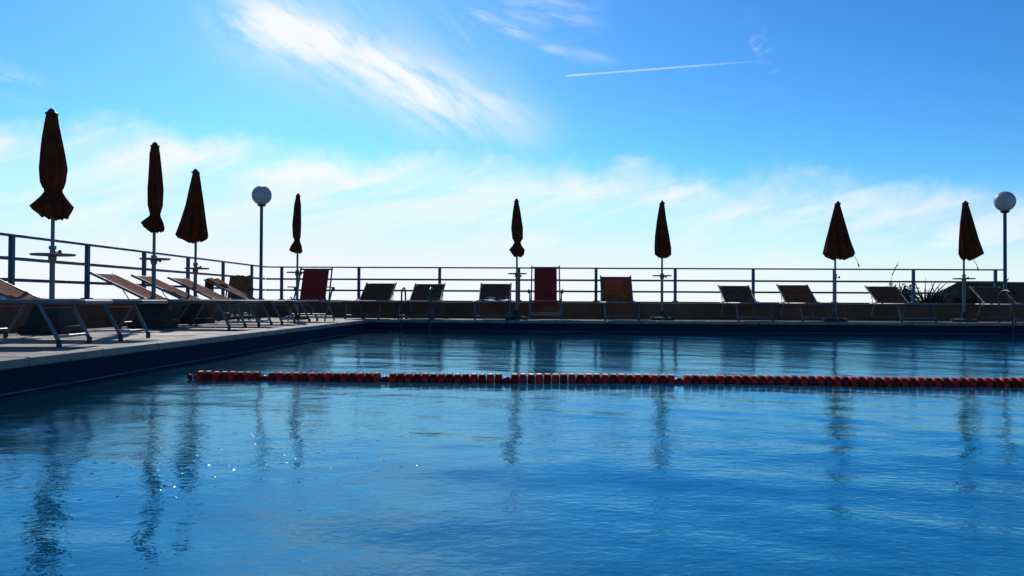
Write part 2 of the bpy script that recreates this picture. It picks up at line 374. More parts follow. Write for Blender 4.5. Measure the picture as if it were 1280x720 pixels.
box(bm, ((bx0+bx1)/2, by0-.1, -.86), (bx1-bx0, .2, 1.6))
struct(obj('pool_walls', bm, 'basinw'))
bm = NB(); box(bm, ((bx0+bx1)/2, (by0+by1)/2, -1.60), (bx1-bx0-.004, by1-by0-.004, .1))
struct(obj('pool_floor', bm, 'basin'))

# water: a rippled surface
rng = np.random.default_rng(5)
gx_ = np.linspace(bx0, bx1, 560); gy_ = by0 + (by1-by0)*np.linspace(0, 1, 620)**1.25
Xg, Yg = np.meshgrid(gx_, gy_, indexing='ij'); Zg = np.zeros_like(Xg)
for lam, amp, n in ((2.6, .0028, 5), (1.3, .0018, 8), (.62, .0010, 12), (.34, .0005, 14)):
    for _ in range(n):
        th = rng.normal(1.35, .75); k = 2*math.pi/(lam*rng.uniform(.75, 1.3))
        Zg += amp/math.sqrt(n)*1.4*np.sin(k*(Xg*math.cos(th)+Yg*math.sin(th))+rng.uniform(0, 6.28))
env = .75+.35*np.sin(Xg*.5+1)*np.sin(Yg*.37+.6); Zg *= env
co = np.stack([Xg, Yg, Zg+WZ], -1).reshape(-1, 3); ni, nj = Xg.shape
idx = np.arange(ni*nj).reshape(ni, nj)
q = np.stack([idx[:-1, :-1], idx[1:, :-1], idx[1:, 1:], idx[:-1, 1:]], -1).reshape(-1, 4)
me = bpy.data.meshes.new('pool_water'); me.vertices.add(len(co)); me.vertices.foreach_set('co', co.astype(np.float32).ravel())
me.loops.add(q.size); me.loops.foreach_set('vertex_index', q.astype(np.int32).ravel())
me.polygons.add(len(q)); me.polygons.foreach_set('loop_start', np.arange(0, q.size, 4, dtype=np.int32))
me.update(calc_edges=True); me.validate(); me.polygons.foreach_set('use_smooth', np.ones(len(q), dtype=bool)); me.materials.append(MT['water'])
wo_ = bpy.data.objects.new('pool_water', me); C.objects.link(wo_); struct(wo_)

# ------------------------------------------------------------------ parapets, railings
def parapet(name, x0, x1, y0, y1, label):
    t = thing(name, ((x0+x1)/2, (y0+y1)/2, 0)); lx, ly = x1-x0, y1-y0
    bm = NB(); box(bm, (0, 0, -.95), (lx, ly, 2.62)); obj('wall', bm, 'plaster', t)
    bm = NB(); along = lx > ly; L = max(lx, ly); n = round(L/1.2); st = L/n
    for k in range(n):
        c = -L/2+st*(k+.5)
        if along: box(bm, (c, 0, .380), (st-.006, ly+.05, .036))
        else: box(bm, (0, c, .380), (lx+.05, st-.006, .036))
    obj('cap_stone', bm, 'coping', t, bevel=.006)
    return tag(t, label, 'wall')
parapet('parapet_wall', WLX-.1, EX1, WFY-.1, WFY+.1, 'low brown plastered parapet behind the row of loungers across the pool')
parapet('parapet_wall', WLX-.1, WLX+.1, EY0, WFY-.13, 'low brown parapet running along the left deck behind the wooden loungers'.replace('wooden ', ''))
RH = (1.15, .875, .62)
def railing(name, loc, rz, posts, L0, L1, label):
    t = thing(name, loc, rz)
    for p in posts:
        bm = NB(); box(bm, (p, 0, (.4+1.135)/2), (.066, .05, 1.135-.4)); ps = obj('post', bm, 'steel', t, bevel=.004)
        bm = NB(); box(bm, (p, 0, .404), (.13, .11, .012))
        for sx in (-1, 1):
            lathe(bm, [(.009, .41), (.009, .422)], 6, (p+sx*.048, 0, 0))
        obj('foot_plate', bm, 'steel', ps)
    for h, w_, hh in zip(RH, (.05, .03, .03), (.032, .042, .042)):
        bm = NB(); bar(bm, (L0, 0, h), (L1, 0, h), w_, hh); obj('rail', bm, 'steel', t, bevel=.005)
    return tag(t, label, 'railing')
fp = [X_at(p, WFY) for p in (352, 448.5, 549.5, 648.5, 745, 844, 941.5, 1043, 1141.8, 1244.4)]
lampR = X_at(1256.5, WFY)
railing('steel_railing', (0, WFY, 0), 0, fp, WLX+.016, lampR-.04, 'blue painted three bar steel railing on the far parapet')
lp = [10.2-1.77*k for k in range(5, 0, -1)] + [10.2+1.75*k for k in range(6)]
railing('steel_railing', (WLX, 0, 0), R(90), lp, EY0+.3, WFY-.035, 'blue painted three bar steel railing along the left side')

# ------------------------------------------------------------------ lamps
def lamp(X, top, label):
    t = thing('globe_lamp', (X, WFY, .398))
    bm = NB(); lathe(bm, [(.085, 0), (.085, .02), (.05, .035), (.042, .06), (.038, .5), (.036, top-.4-.24)], 16); obj('post', bm, 'steel', t, smooth=True)
    z = top-.4-.24
    bm = NB(); lathe(bm, [(.05, z-.03), (.095, z-.01), (.095, z+.02), (.07, z+.03)], 20); obj('collar', bm, 'dark', t, smooth=True)
    bm = NB(); bmesh.ops.create_uvsphere(bm, u_segments=40, v_segments=24, radius=.225, matrix=Matrix.Translation((0, 0, z+.235))); obj('globe', bm, 'globe', t, smooth=True)
    return tag(t, label, 'lamp')
lamp(X_at(326, WFY), 2.81, 'white globe lamp on a tall post at the left corner of the terrace')
lamp(lampR, 2.70, 'white globe lamp on a tall post at the right end of the railing')

# ------------------------------------------------------------------ parasols
def parasol(Y, polepx, outline, tie, tray, label, strap=None, seed=0, folds=9, base=None):
    base = Y < 16 if base is None else base
    rnd = random.Random(seed); k = Y/F
    X0 = X_at(polepx, Y); t = thing('closed_parasol', (X0, Y, 0))
    H = lambda y: CH + (HOR(polepx)-y)*k
    top = outline[0][0]; bot = outline[-1][0]
    cx0 = ((outline[0][1]+outline[0][2])/2 - polepx)*k
    lean = cx0/(H(top)-H(bot))
    bm = NB(); tube(bm, [(0, 0, .3), (0, 0, H(bot)-.02), (lean*(H(top)-H(bot)), 0, H(top)+.0)], .021, 12); obj('pole', bm, 'pole', t, smooth=True)
    bm = NB(); tube(bm, [(0, 0, .02), (0, 0, .98)], .029, 12); lathe(bm, [(.04, .96), (.04, 1.0)], 12)
    sl_ = obj('lower_sleeve', bm, 'pole', t, smooth=True)
    bm = NB(); tube(bm, [(.02, 0, .93), (.075, 0, .93)], .008, 8); lathe(bm, [(.014, .07), (.026, .08), (.026, .095), (.012, .1)], 10, (0, 0, .93), 'X'); obj('clamp_knob', bm, 'dark', sl_, smooth=True)
    # canopy: folded cloth, each ring is a pleated closed curve
    seg = folds*8; rings = []; hs = []
    for (y, xl, xr) in outline: hs.append((H(y), ((xl+xr)/2-polepx)*k, (xr-xl)/2*k))
    fine = []
    for a, b in zip(hs, hs[1:]):
        n = max(1, int(abs(a[0]-b[0])/.05))
        for i in range(n):
            f = i/n; fine.append(tuple(a[j]+(b[j]-a[j])*f for j in range(3)))
    fine.append(hs[-1])
    ph = [rnd.uniform(-.35, .35) for _ in range(folds)]; fa = [rnd.uniform(.7, 1.3) for _ in range(folds)]
    hem = [rnd.uniform(-.5, 1) for _ in range(folds)]
    H0, H1 = hs[0][0], hs[-1][0]
    bm = NB()
    tz = H(tie) if tie else None
    for (z, cx, r) in fine:
        f = (H0-z)/(H0-H1); amp = .08 + .20*min(1, f*1.6)
        if tie: amp = (.07+.14*f) if z > tz else .30
        ring = []
        for s_ in range(seg):
            th = 2*math.pi*s_/seg; i = int(s_/8) % folds; u = (s_ % 8)/8
            tw = f*.5*math.sin(seed) + ph[i]*.2
            w_ = abs(math.sin(math.pi*u))                 # one pleat: outer lobe, inner crease
            rr = r*(1 - amp*fa[i]*(1-w_)) * (1+.03*math.sin(3*th+seed))
            dz_ = 0
            if f > .9: dz_ = hem[i]*.035*((f-.9)/.1) + .025*math.sin(math.pi*u)*((f-.9)/.1)
            a = th+tw
            ring.append(bm.verts.new((cx+rr*math.cos(a), rr*.92*math.sin(a), z+dz_)))
        rings.append(ring)
    for a, b in zip(rings, rings[1:]):
        for s_ in range(seg): bm.faces.new((a[s_], a[(s_+1) % seg], b[(s_+1) % seg], b[s_]))
    bm.faces.new(rings[0])
    # inner cloth closing towards the pole
    inner = [bm.verts.new((.024*math.cos(2*math.pi*s_/seg), .024*math.sin(2*math.pi*s_/seg), hs[-1][0]+.16)) for s_ in range(seg)]
    for s_ in range(seg): bm.faces.new((rings[-1][s_], rings[-1][(s_+1) % seg], inner[(s_+1) % seg], inner[s_]))
    cn = obj('canopy', bm, 'canvas', t, smooth=True)
    c = (cx0, 0, H(top))
    bm = NB(); r0 = hs[1][2]
    lathe(bm, [(r0*1.15, -.045), (r0*1.25, -.03), (r0*.8, -.012), (r0*.55, .012), (r0*.2, .026), (.004, .03)], 16, c); obj('finial', bm, 'dark', t, smooth=True)
    if tie:
        j = min(range(len(fine)), key=lambda q: abs(fine[q][0]-tz)); z, cx, r = fine[j]
        bm = NB(); 
        for s_ in (0,):
            pr = [(r*1.0, -.014), (r*1.07, -.010), (r*1.07, .010), (r*1.0, .014)]
            lathe(bm, pr, 24, (cx, 0, z))
        obj('tie_band', bm, 'canvas', cn, smooth=True)
    if strap:
        (x0, y0), (x1, y1) = strap; a = Vector(((x0-polepx)*k, -.03, H(y0))); b = Vector(((x1-polepx)*k, -.05, H(y1)))
        bm = NB(); m_ = (a+b)/2+Vector((.012, 0, 0)); tube(bm, [a, m_, b], [.006, .006, .007], 6)
        tube(bm, [b, b+(b-m_).normalized()*.07], [.014, .016], 6); obj('strap', bm, 'tray', cn)
    if tray:
        y, xl, xr = tray; z = H(y); cxt = ((xl+xr)/2-polepx)*k; r = (xr-xl)/2*k
        bm = NB(); lathe(bm, [(r-.01, -.008), (r, .0), (r, .014), (r-.008, .014), (r-.014, .004), (.02, .004)], 36, (cxt, -.0, z)); tr = obj('tray', bm, 'tray', t, smooth=True)
        bm = NB(); lathe(bm, [(.03, -.075), (.042, -.055), (.046, -.02), (.04, -.009)], 14, (0, 0, z)); obj('tray_bracket', bm, 'tray', tr, smooth=True)
    bm = NB()
    if base:
        for (s0, z0), (s1, z1) in (((.25, .02), (.24, .09)), ((.20, .09), (.13, .35))):
            q0 = [bm.verts.new((sx*s0, sy*s0, z0)) for sx, sy in ((-1, -1), (1, -1), (1, 1), (-1, 1))]
            q1 = [bm.verts.new((sx*s1, sy*s1, z1)) for sx, sy in ((-1, -1), (1, -1), (1, 1), (-1, 1))]
            bm.faces.new(q0[::-1]); bm.faces.new(q1)
            for i in range(4): bm.faces.new((q0[i], q0[(i+1) % 4], q1[(i+1) % 4], q1[i]))
        box(bm, (0, 0, .011), (.5, .5, .018))
        obj('foot_block', bm, 'base', t, bevel=.015)
    else:
        lathe(bm, [(.25, 0.003), (.25, .05), (.2, .075), (.05, .09), (.045, .2)], 28); obj('foot_block', bm, 'base', t, smooth=True)
    t['group'] = 'closed parasols standing around the pool'
    return tag(t, label, 'parasol')
parasol(9.8, 65, [(134, 59.5, 64), (137, 55.5, 68.5), (150, 53, 70), (170, 50, 74), (190, 48, 78), (208, 47, 81), (225, 48.5, 79), (232, 51.5, 77), (236, 55, 75), (243, 50, 79), (250, 43, 84), (256, 36.5, 89), (264, 41, 87), (272, 47, 85)], 236, (318, 39.5, 92), 'largest closed brown parasol, tied at its waist, nearest on the left deck', seed=1)
parasol(11.86, 192, [(177, 190, 193.5), (180, 187, 196.5), (190, 185, 198), (215, 184, 201), (235, 183, 203), (255, 183.5, 202.5), (265, 186, 199.8), (268, 186.5, 199), (277, 175, 203), (285, 179, 204.5), (290, 187, 204.5)], 268, (323.5, 175, 212), 'tall tied brown parasol second from the left, skirt flaring to the left', seed=2)
parasol(14.3, 244, [(211, 241, 245), (215, 239.3, 248), (235, 235, 251), (255, 231, 254), (275, 225, 256.7), (293, 218.5, 259.5), (299, 222, 258.5), (303, 232, 254)], None, (335.5, 231, 261), 'untied brown parasol hanging as a wide cone on the left deck', seed=3)
parasol(17.5, 371.5, [(242, 370.5, 372.8), (245, 368.8, 374.2), (255, 366.7, 375.5), (280, 364.5, 376), (295, 365.3, 375.5), (300, 367.5, 374.3), (308, 362.5, 377.3), (315, 361, 378), (317, 364, 376)], 300, (340.5, 358, 386), 'slim tied brown parasol next to the red canvas chair in the left corner', seed=4)
parasol(18.6, 646, [(249.5, 643.8, 646.2), (253, 642.3, 648), (265, 640.5, 650.5), (285, 638.5, 653.5), (298, 640, 653.5), (303, 642.5, 650.5), (307, 640, 652), (312, 635.5, 656), (319, 640, 655), (321.5, 642, 653)], 303, (342.3, 634.5, 658.5), 'tied brown parasol in the middle of the far side, left of the red chair', seed=5)
parasol(18.7, 827.5, [(252.5, 826, 828.6), (256, 824.2, 830.4), (275, 821, 833), (295, 818.7, 837), (310, 818, 839.5), (320, 818.5, 839.5), (323.5, 821, 837)], None, (345, 815.5, 839.5), 'narrow untied brown parasol over the gap right of the rust coloured lounger', seed=6)
parasol(18.6, 1044, [(254, 1046, 1048.6), (257, 1043.4, 1050), (275, 1039, 1055), (300, 1033, 1062), (317, 1029.5, 1068.3), (322, 1033, 1066), (325.5, 1040, 1058)], None, None, 'wide cone shaped brown parasol without a tray, second from the right', strap=((1067, 321), (1071, 330)), seed=7)
parasol(18.6, 1205, [(254, 1205.6, 1208.4), (257, 1203.4, 1210.3), (280, 1201, 1217), (300, 1200, 1223), (318, 1199.5, 1229.2), (324, 1201.5, 1221), (326.5, 1204, 1214)], None, (349, 1192, 1218), 'rightmost brown parasol, untied and hanging lopsided beside the lamp', strap=((1216, 326), (1220, 335)), seed=8)

# ------------------------------------------------------------------ sun loungers (foot towards +x)
def sling_strip(bm, pts, w, sag, n=10, edge=.0):
    rows = []
    P = [Vector((p[0], 0, p[1])) for p in pts]
    path = []
    for a, b in zip(P, P[1:]):
        m_ = max(2, int((b-a).length/.05))
        for i in range(m_): path.append(a.lerp(b, i/m_))
    path.append(P[-1]); tot = len(path)-1
    for i, p in enumerate(path):
        f = i/tot
        row = []
        for j in range(n+1):
            v = -1+2*j/n
            s_ = sag*(1-v*v)*min(1, 4*f*(1-f)+.25)
            row.append(bm.verts.new((p.x, v*w/2, p.z-s_+.0025*math.sin(9*v+7*f))))
        rows.append(row)
    for a, b in zip(rows, rows[1:]):
        for j in range(n): bm.faces.new((a[j], a[j+1], b[j+1], b[j]))
def lounger(angle, sling='sling', W=.68, backL=.80):
    t = thing('sun_lounger'); hz = .372; hx = -.16; tx = 1.15; r = .019; w2 = W/2
    bm = NB()
    for s_ in (-1, 1): tube(bm, [(hx-.30, s_*w2, hz), (tx-.04, s_*w2, hz), (tx, s_*(w2-.03), hz)], r, 10)
    tube(bm, [(tx, -w2+.03, hz), (tx, w2-.03, hz)], r, 10); tube(bm, [(hx-.2, -w2, hz), (hx-.2, w2, hz)], r*.8, 8)
    obj('bed_frame', bm, 'alu', t, smooth=True)
    ca, sa = math.cos(angle), math.sin(angle); hp = (hx-backL*ca, hz+.012+backL*sa)
    wb = w2-.035
    bm = NB()
    for s_ in (-1, 1): tube(bm, [(hx+.02, s_*wb, hz+.012), (hp[0]-.02*ca, s_*wb, hp[1]+.02*sa), (hp[0]-.045*ca, s_*wb, hp[1]+.045*sa)], r*.95, 10)
    tube(bm, [(hp[0], -wb, hp[1]), (hp[0], wb, hp[1])], r*.9, 10)
    bf = obj('back_frame', bm, 'alu', t, smooth=True)
    for s_ in (-1, 1):
        bm = NB(); mp_ = (hx-.34*ca, s_*(wb+.012), hz+.34*sa); tube(bm, [mp_, (hx-.21, s_*(wb+.012), hz)], .007, 8); obj('prop_stay', bm, 'alu', bf)
        bm = NB(); lathe(bm, [(.012, -.03), (.034, -.024), (.034, .024), (.012, .03)], 14, (0, 0, 0), 'Z')
        bmesh.ops.rotate(bm, verts=bm.verts, matrix=Matrix.Rotation(R(90), 3, 'X')); bmesh.ops.translate(bm, verts=bm.verts, vec=(hx, s_*w2, hz+.01)); obj('hinge', bm, 'white', t, smooth=True)
    for x0, x1, nm in ((.80, .97, 'leg_frame'), (-.28, -.50, 'leg_frame')):
        bm = NB(); wl = w2-.02
        for s_ in (-1, 1): tube(bm, [(x0, s_*wl, hz-.01), (x1, s_*wl, .03)], .0165, 10)
        fx = x0+(x1-x0)*.84; tube(bm, [(fx, -wl, .085), (fx, wl, .085)], .012, 8)
        fx = x0+(x1-x0)*.08; tube(bm, [(fx, -wl, hz-.045), (fx, wl, hz-.045)], .010, 8)
        lf = obj(nm, bm, 'alu', t, smooth=True)
        for s_ in (-1, 1):
            bm = NB(); lathe(bm, [(.02, .001), (.022, .01), (.021, .055), (.017, .06)], 12, (x1-.006*(1 if x1 > 0 else -1), s_*wl, 0)); obj('rubber_foot', bm, 'dark', lf, smooth=True)
    bm = NB(); sling_strip(bm, [(tx-.01, hz+.006), (hx+.03, hz+.006)], W-.03, .035); obj('seat_sling', bm, sling, t, smooth=True, solid=.003)
    bm = NB(); sling_strip(bm, [(hx+.015, hz+.02), (hp[0]+.004, hp[1]+.014)], wb*2-.02, .03); obj('back_sling', bm, sling, t, smooth=True, solid=.003)
    return t
def drape(pts, w, m, parent_thing, name, seed, thick=.008):
    """cloth strip following a side profile (x,z) of a lounger back, with soft folds"""
    rnd = random.Random(seed); bm = NB(); P = [Vector((a, 0, b)) for a, b in pts]; path = []
    for a, b in zip(P, P[1:]):
        n = max(2, int((b-a).length/.025))
        for i in range(n): path.append(a.lerp(b, i/n))
    path.append(P[-1]); rows = []
    p1, p2 = rnd.uniform(0, 6), rnd.uniform(0, 6)
    for i, p in enumerate(path):
        f = i/(len(path)-1); row = []
        nrm = (path[min(i+1, len(path)-1)]-path[max(i-1, 0)]).normalized(); nv = Vector((-nrm.z, 0, nrm.x))
        for j in range(25):
            v = -1+j/12
            q = p + nv*(.008*math.sin(5*v+p1+f*3)+.006*math.sin(11*v+p2)); q.y = v*w/2*(1-.06*math.sin(f*3+p1)) + .01*math.sin(9*f+p2)
            if i == len(path)-1 or i == 0: q.z += .014*math.sin(4*v+p2)
            row.append(bm.verts.new(q))
        rows.append(row)
    for a, b in zip(rows, rows[1:]):
        for j in range(24): bm.faces.new((a[j], a[j+1], b[j+1], b[j]))
    o = obj(name, bm, m, None, smooth=True, solid=thick); o.location = parent_thing.location; o.rotation_euler = parent_thing.rotation_euler
    return o
GL = 'sun loungers along the left deck, feet to the pool'; GF = 'sun loungers along the far side of the pool'
RX = -5.03
base_l = lounger(R(25.5)); base_l.location = (RX, 11.75, 0)
tag(base_l, 'brown sling lounger with raised back, just right of the nearest parasol', 'sun lounger', GL)
for Y, rz, dxx, lab in ((7.25, 7, .12, 'nearest sun lounger at the left edge, only its foot end showing'),
                  (8.5, 2, .09, 'sun lounger under the nearest parasol, brown back cut by the left edge'),
                  (12.95, 1, .0, 'brown sling lounger whose raised back is crossed by the second parasol pole'),
                  (14.15, -2, .02, 'brown sling lounger whose raised back is crossed by the cone parasol pole'),
                  (15.75, 2, .0, 'sun lounger with orange towel hung over its raised head end')):
    o = dup(base_l, (RX+dxx, Y, 0), R(rz)); tag(o, lab, 'sun lounger', GL); last = o
# orange towel over the head of the last one
ca, sa = math.cos(R(25.5)), math.sin(R(25.5)); hp = (-.16-.80*ca, .384+.80*sa)
tw = drape([(hp[0]-.05, hp[1]-.26), (hp[0]-.045, hp[1]+.035), (hp[0]+.0, hp[1]+.05), (hp[0]+.22, hp[1]-.075)], .56, 'towel', last, 'towel', 3)
tag(tw, 'orange towel hanging over the head of a lounger on the left deck', 'towel')

def upright(mt='red', W=.66, backtop=1.22, arms=True):
    t = thing('deck_chair'); w2 = W/2
    bm = NB()
    for s_ in (-1, 1): tube(bm, [(.02, s_*(w2-.02), .36), (-.24, s_*(w2-.03), backtop+.02)], .015, 10)
    tube(bm, [(-.232, -w2+.02, backtop-.02), (-.232, w2-.02, backtop-.02)], .02, 10)
    obj('back_frame', bm, 'alu', t, smooth=True)
    bm = NB()
    for s_ in (-1, 1): tube(bm, [(-.1, s_*w2, .36), (.46, s_*w2, .40)], .015, 10)
    tube(bm, [(.46, -w2, .40), (.46, w2, .40)], .014, 8); obj('seat_frame', bm, 'alu', t, smooth=True)
    for s_ in (-1, 1):
        bm = NB(); tube(bm, [(.40, s_*(w2+.012), .015), (-.12, s_*(w2+.012), .62)], .015, 10); obj('leg', bm, 'alu', t, smooth=True)
        bm = NB(); tube(bm, [(-.36, s_*(w2-.012), .015), (.30, s_*(w2-.012), .44)], .015, 10); obj('leg', bm, 'alu', t, smooth=True)
        if arms:
            bm = NB(); box(bm, (.10, s_*(w2+.03), .635), (.46, .045, .022)); ar = obj('armrest', bm, 'tray', t, bevel=.008)
            bm = NB(); lathe(bm, [(.015, -.025), (.042, -.018), (.042, .018), (.015, .025)], 14)
            bmesh.ops.rotate(bm, verts=bm.verts, matrix=Matrix.Rotation(R(90), 3, 'X')); bmesh.ops.translate(bm, verts=bm.verts, vec=(-.1, s_*(w2+.035), .60)); obj('hinge', bm, 'dark', ar, smooth=True)
    bm = NB(); tube(bm, [(.30, -w2-.012, .135), (.30, w2+.012, .135)], .013, 8); obj('stretcher', bm, 'alu', t, smooth=True)
    bm = NB(); tube(bm, [(-.25, -w2+.012, .085), (-.25, w2-.012, .085)], .012, 8); obj('stretcher', bm, 'alu', t, smooth=True)
    rows = []; bm = NB()
    pth = [(-.225, backtop-.03), (-.13, .36+(backtop-.36)*.6), (-.02, .36+(backtop-.36)*.2), (.04, .36), (.10, .31), (.25, .33), (.45, .41)]
    n = 10
    for i in range(len(pth)-1):
        for u in range(6):
            f = u/6; rows.append([bm.verts.new((pth[i][0]*(1-f)+pth[i+1][0]*f-.0+.02*(1-(2*j/n-1)**2)*-1, (-1+2*j/n)*(w2-.085), pth[i][1]*(1-f)+pth[i+1][1]*f+.002*math.sin(j*2))) for j in range(n+1)])
    for a, b in zip(rows, rows[1:]):
        for j in range(n): bm.faces.new((a[j], a[j+1], b[j+1], b[j]))
    obj('canvas_seat', bm, mt, t, smooth=True, solid=.004)
    return t
ch = upright(backtop=1.0); ch.location = (X_at(391, 16.2), 16.2, 0); ch.rotation_euler = (0, 0, R(-92))
GC = 'tall upright red deck chairs'
tag(ch, 'tall upright red canvas deck chair in the left corner beside a slim parasol', 'deck chair', GC)
ch2 = upright(backtop=1.15); ch2.location = (X_at(682, 18.9), 18.9, 0); ch2.rotation_euler = (0, 0, R(-90)); tag(ch2, 'tall upright red canvas deck chair in the middle of the far side', 'deck chair', GC)
ch3 = upright('sling_d', .46, .82, False); ch3.location = (X_at(299, 16.6), 16.6, 0); ch3.rotation_euler = (0, 0, R(-80))
tag(ch3, 'narrow upright chair hidden under a brown towel on the left deck', 'deck chair')
tw2 = drape([(-.30, .50), (-.262, .82), (-.225, .862), (-.15, .80), (.03, .42), (.10, .40)], .40, 'towel_b', ch3, 'towel', 8)
tag(tw2, 'brown towel draped over an upright chair back beyond the orange towel', 'towel')

# far side: backs raised, feet to the pool; root placed so the head comes just before the parapet
far = [  # head centre px, back angle, rotation jitter, sling, label
    (476.5, 33, -3, 'sling_d', 'dark sling lounger on the far side, left of the pool ladder'),
    (537.5, 32, -3, 'sling_d', 'dark sling lounger directly behind the pool ladder handrails'),
    (620, 33, 0, 'sling_d', 'dark sling lounger between the ladder and the middle parasol'),
    (769.5, 52, 0, 'sling_r', 'rust brown lounger with steep back, right of the middle red chair'),
    (917, 31, 2, 'sling_d', 'dark sling lounger, first to the right of the narrow parasol'),
    (990.5, 33, 2, 'sling_r', 'lounger with reddish brown back, left of the wide cone parasol'),
    (1101, 31, 3, 'sling_d', 'dark sling lounger in front of the spiky plants'),
    (1232, 31, 2, 'sling_d', 'dark sling lounger below the right globe lamp'),
]
protos = {}; BL = .70
for px, an, rj, sm_, lab in far:
    hd = .16+BL*math.cos(R(an)); key = (an, sm_)
    Yh = 19.62; X = X_at(px, Yh); Y = Yh-hd
    th = R(-90+rj)
    # rotate about the head: root = head + dir(th)*hd
    X += math.cos(th)*hd*1.0; 
    if key not in protos: o = protos[key] = lounger(R(an), sm_, .74, BL); o.location = (X, Y, 0); o.rotation_euler = (0, 0, th)
    else: o = dup(protos[key], (X, Y, 0), th)
    tag(o, lab, 'sun lounger', GF); 
    if px == 620: lD = o
tp = drape([(-.30, .47), (-.24, .425), (-.1, .405), (.15, .40)], .6, 'white', lD, 'towel', 11); tag(tp, 'pale towel lying on the lounger left of the middle parasol', 'towel')

# ------------------------------------------------------------------ pool ladders
def ladder(Xc, half, label):
    t = thing('pool_ladder', (Xc, PY1, 0))
    for s_ in (-1, 1):
        x = s_*half; pts = [(x, .42, .0), (x, .42, .48)]
        for k in range(0, 13):
            a = math.pi*k/12; pts.append((x, .16+.26*math.cos(a), .50+.16*math.sin(a)))
        pts += [(x, -.10, .45), (x, -.10, -.75)]
        bm = NB(); tube(bm, pts, .018, 12); h = obj('handrail', bm, 'chrome', t, smooth=True)
        bm = NB(); lathe(bm, [(.045, .007), (.045, .014), (.024, .03)], 16, (x, .42, 0)); obj('flange', bm, 'chrome', h, smooth=True)
    for z in (-.36, -.62):
        bm = NB(); box(bm, (0, -.10, z), (half*2, .07, .025)); obj('step', bm, 'chrome', t, bevel=.006)
    return tag(t, label, 'pool ladder', 'stainless pool ladders at the far edge')
ladder((X_at(503, PY1)+X_at(538, PY1))/2, (X_at(538, PY1)-X_at(503, PY1))/2, 'stainless steel pool ladder with two hooped handrails left of centre')
ladder(X_at(1262, PY1)+.29, .28, 'stainless steel pool ladder half cut by the right edge')

# ------------------------------------------------------------------ lane rope
RY = 6.88; zc = WZ+.010
lr = thing('lane_rope', (0, RY, zc)); tag(lr, 'lane rope of red and dark red floats stretched across the pool', 'lane rope')
def sag(x): return .004*math.sin(x*1.3+.5)+.0015*math.sin(x*3.7)-(.05 if x < -2.79 else 0), -.035*math.sin((x+3.4)/16*math.pi)
bm = NB(); xs = np.linspace(bx0+.01, bx1-.01, 160)
tube(bm, [(float(x), sag(x)[1], sag(x)[0]) for x in xs], .005, 6); obj('cable', bm, 'cable', lr, smooth=True)
protoF = {}
def float_bm(r, L):
    bm = NB(); h = L/2
    pr = [(.008, -h), (r*.62, -h), (r*.84, -h+.004), (r*.96, -h+.010)]
    for k in range(5):
        z = -h+.010+(L-.02)*(k+.5)/5; pr += [(r, z-.0035), (r*.965, z), (r, z+.0035)]
    pr += [(r*.96, h-.010), (r*.84, h-.004), (r*.62, h), (.008, h)]
    lathe(bm, pr, 22, (0, 0, 0), 'X'); return bm
x = X_at(253, RY); end = X_at(1284, RY); k = 0; cnt = 0; rest = []; p = .0640
gaps = [X_at(g, RY) for g in (336, 486, 638, 846)]
for g in (231, 238.5, 246.5):
    xx = X_at(g, RY); dyz = sag(xx); bm = NB(); bmesh.ops.create_uvsphere(bm, u_segments=14, v_segments=10, radius=.021); o = obj('bead', bm, 'floatd', lr, smooth=True); o.location = (xx, dyz[1], dyz[0]+.012)
while x < bx1-.3:
    isgap = any(abs(x-g) < p*.5 for g in gaps); dzz, dyy = sag(x)
    if isgap:
        key = 'bead'; nm = 'bead'
    else: key = 'floatr' if k % 2 == 0 else 'floatd'; nm = 'float'
    if cnt < 100 and x < end+.05 or isgap:
        if key not in protoF:
            if key == 'bead': bm = NB(); bmesh.ops.create_uvsphere(bm, u_segments=16, v_segments=10, radius=.036); o = obj('bead', bm, 'floatd', lr, smooth=True)
            else: o = obj('float', float_bm(.061, .0605), key, lr, smooth=True)
            protoF[key] = o
        else: o = protoF[key].copy(); C.objects.link(o); o.parent = lr
        o.location = (x, dyy, dzz+.0012*math.sin(k*2.1)); o.rotation_euler = (random.uniform(0, 3), random.uniform(-.03, .03), random.uniform(-.04, .04) - (.12 if x > 1.8 else 0)); cnt += 1
    else: rest.append((x, dyy, dzz, key))
    x += p; k += 1
for key in ('floatr', 'floatd'):
    bm = NB()
    for (a, b, c, kk) in rest:
        if kk == key:
            t2 = float_bm(.061, .0605); bmesh.ops.translate(t2, verts=t2.verts, vec=(a, b, c)); mm = bpy.data.meshes.new('tmp'); t2.to_mesh(mm); t2.free(); bm.from_mesh(mm); bpy.data.meshes.remove(mm)
    o = obj('float_run', bm, key, lr, smooth=True); o['kind'] = 'stuff'
for xx in (bx0, bx1):
    bm = NB(); s_ = 1 if xx < 0 else -1
    tube(bm, [(xx+s_*.002, 0, -.05), (xx+s_*.03, 0, -.05)], .012, 8); box(bm, (xx+s_*.004, 0, -.05), (.006, .06, .06)); obj('wall_anchor', bm, 'dark', lr)

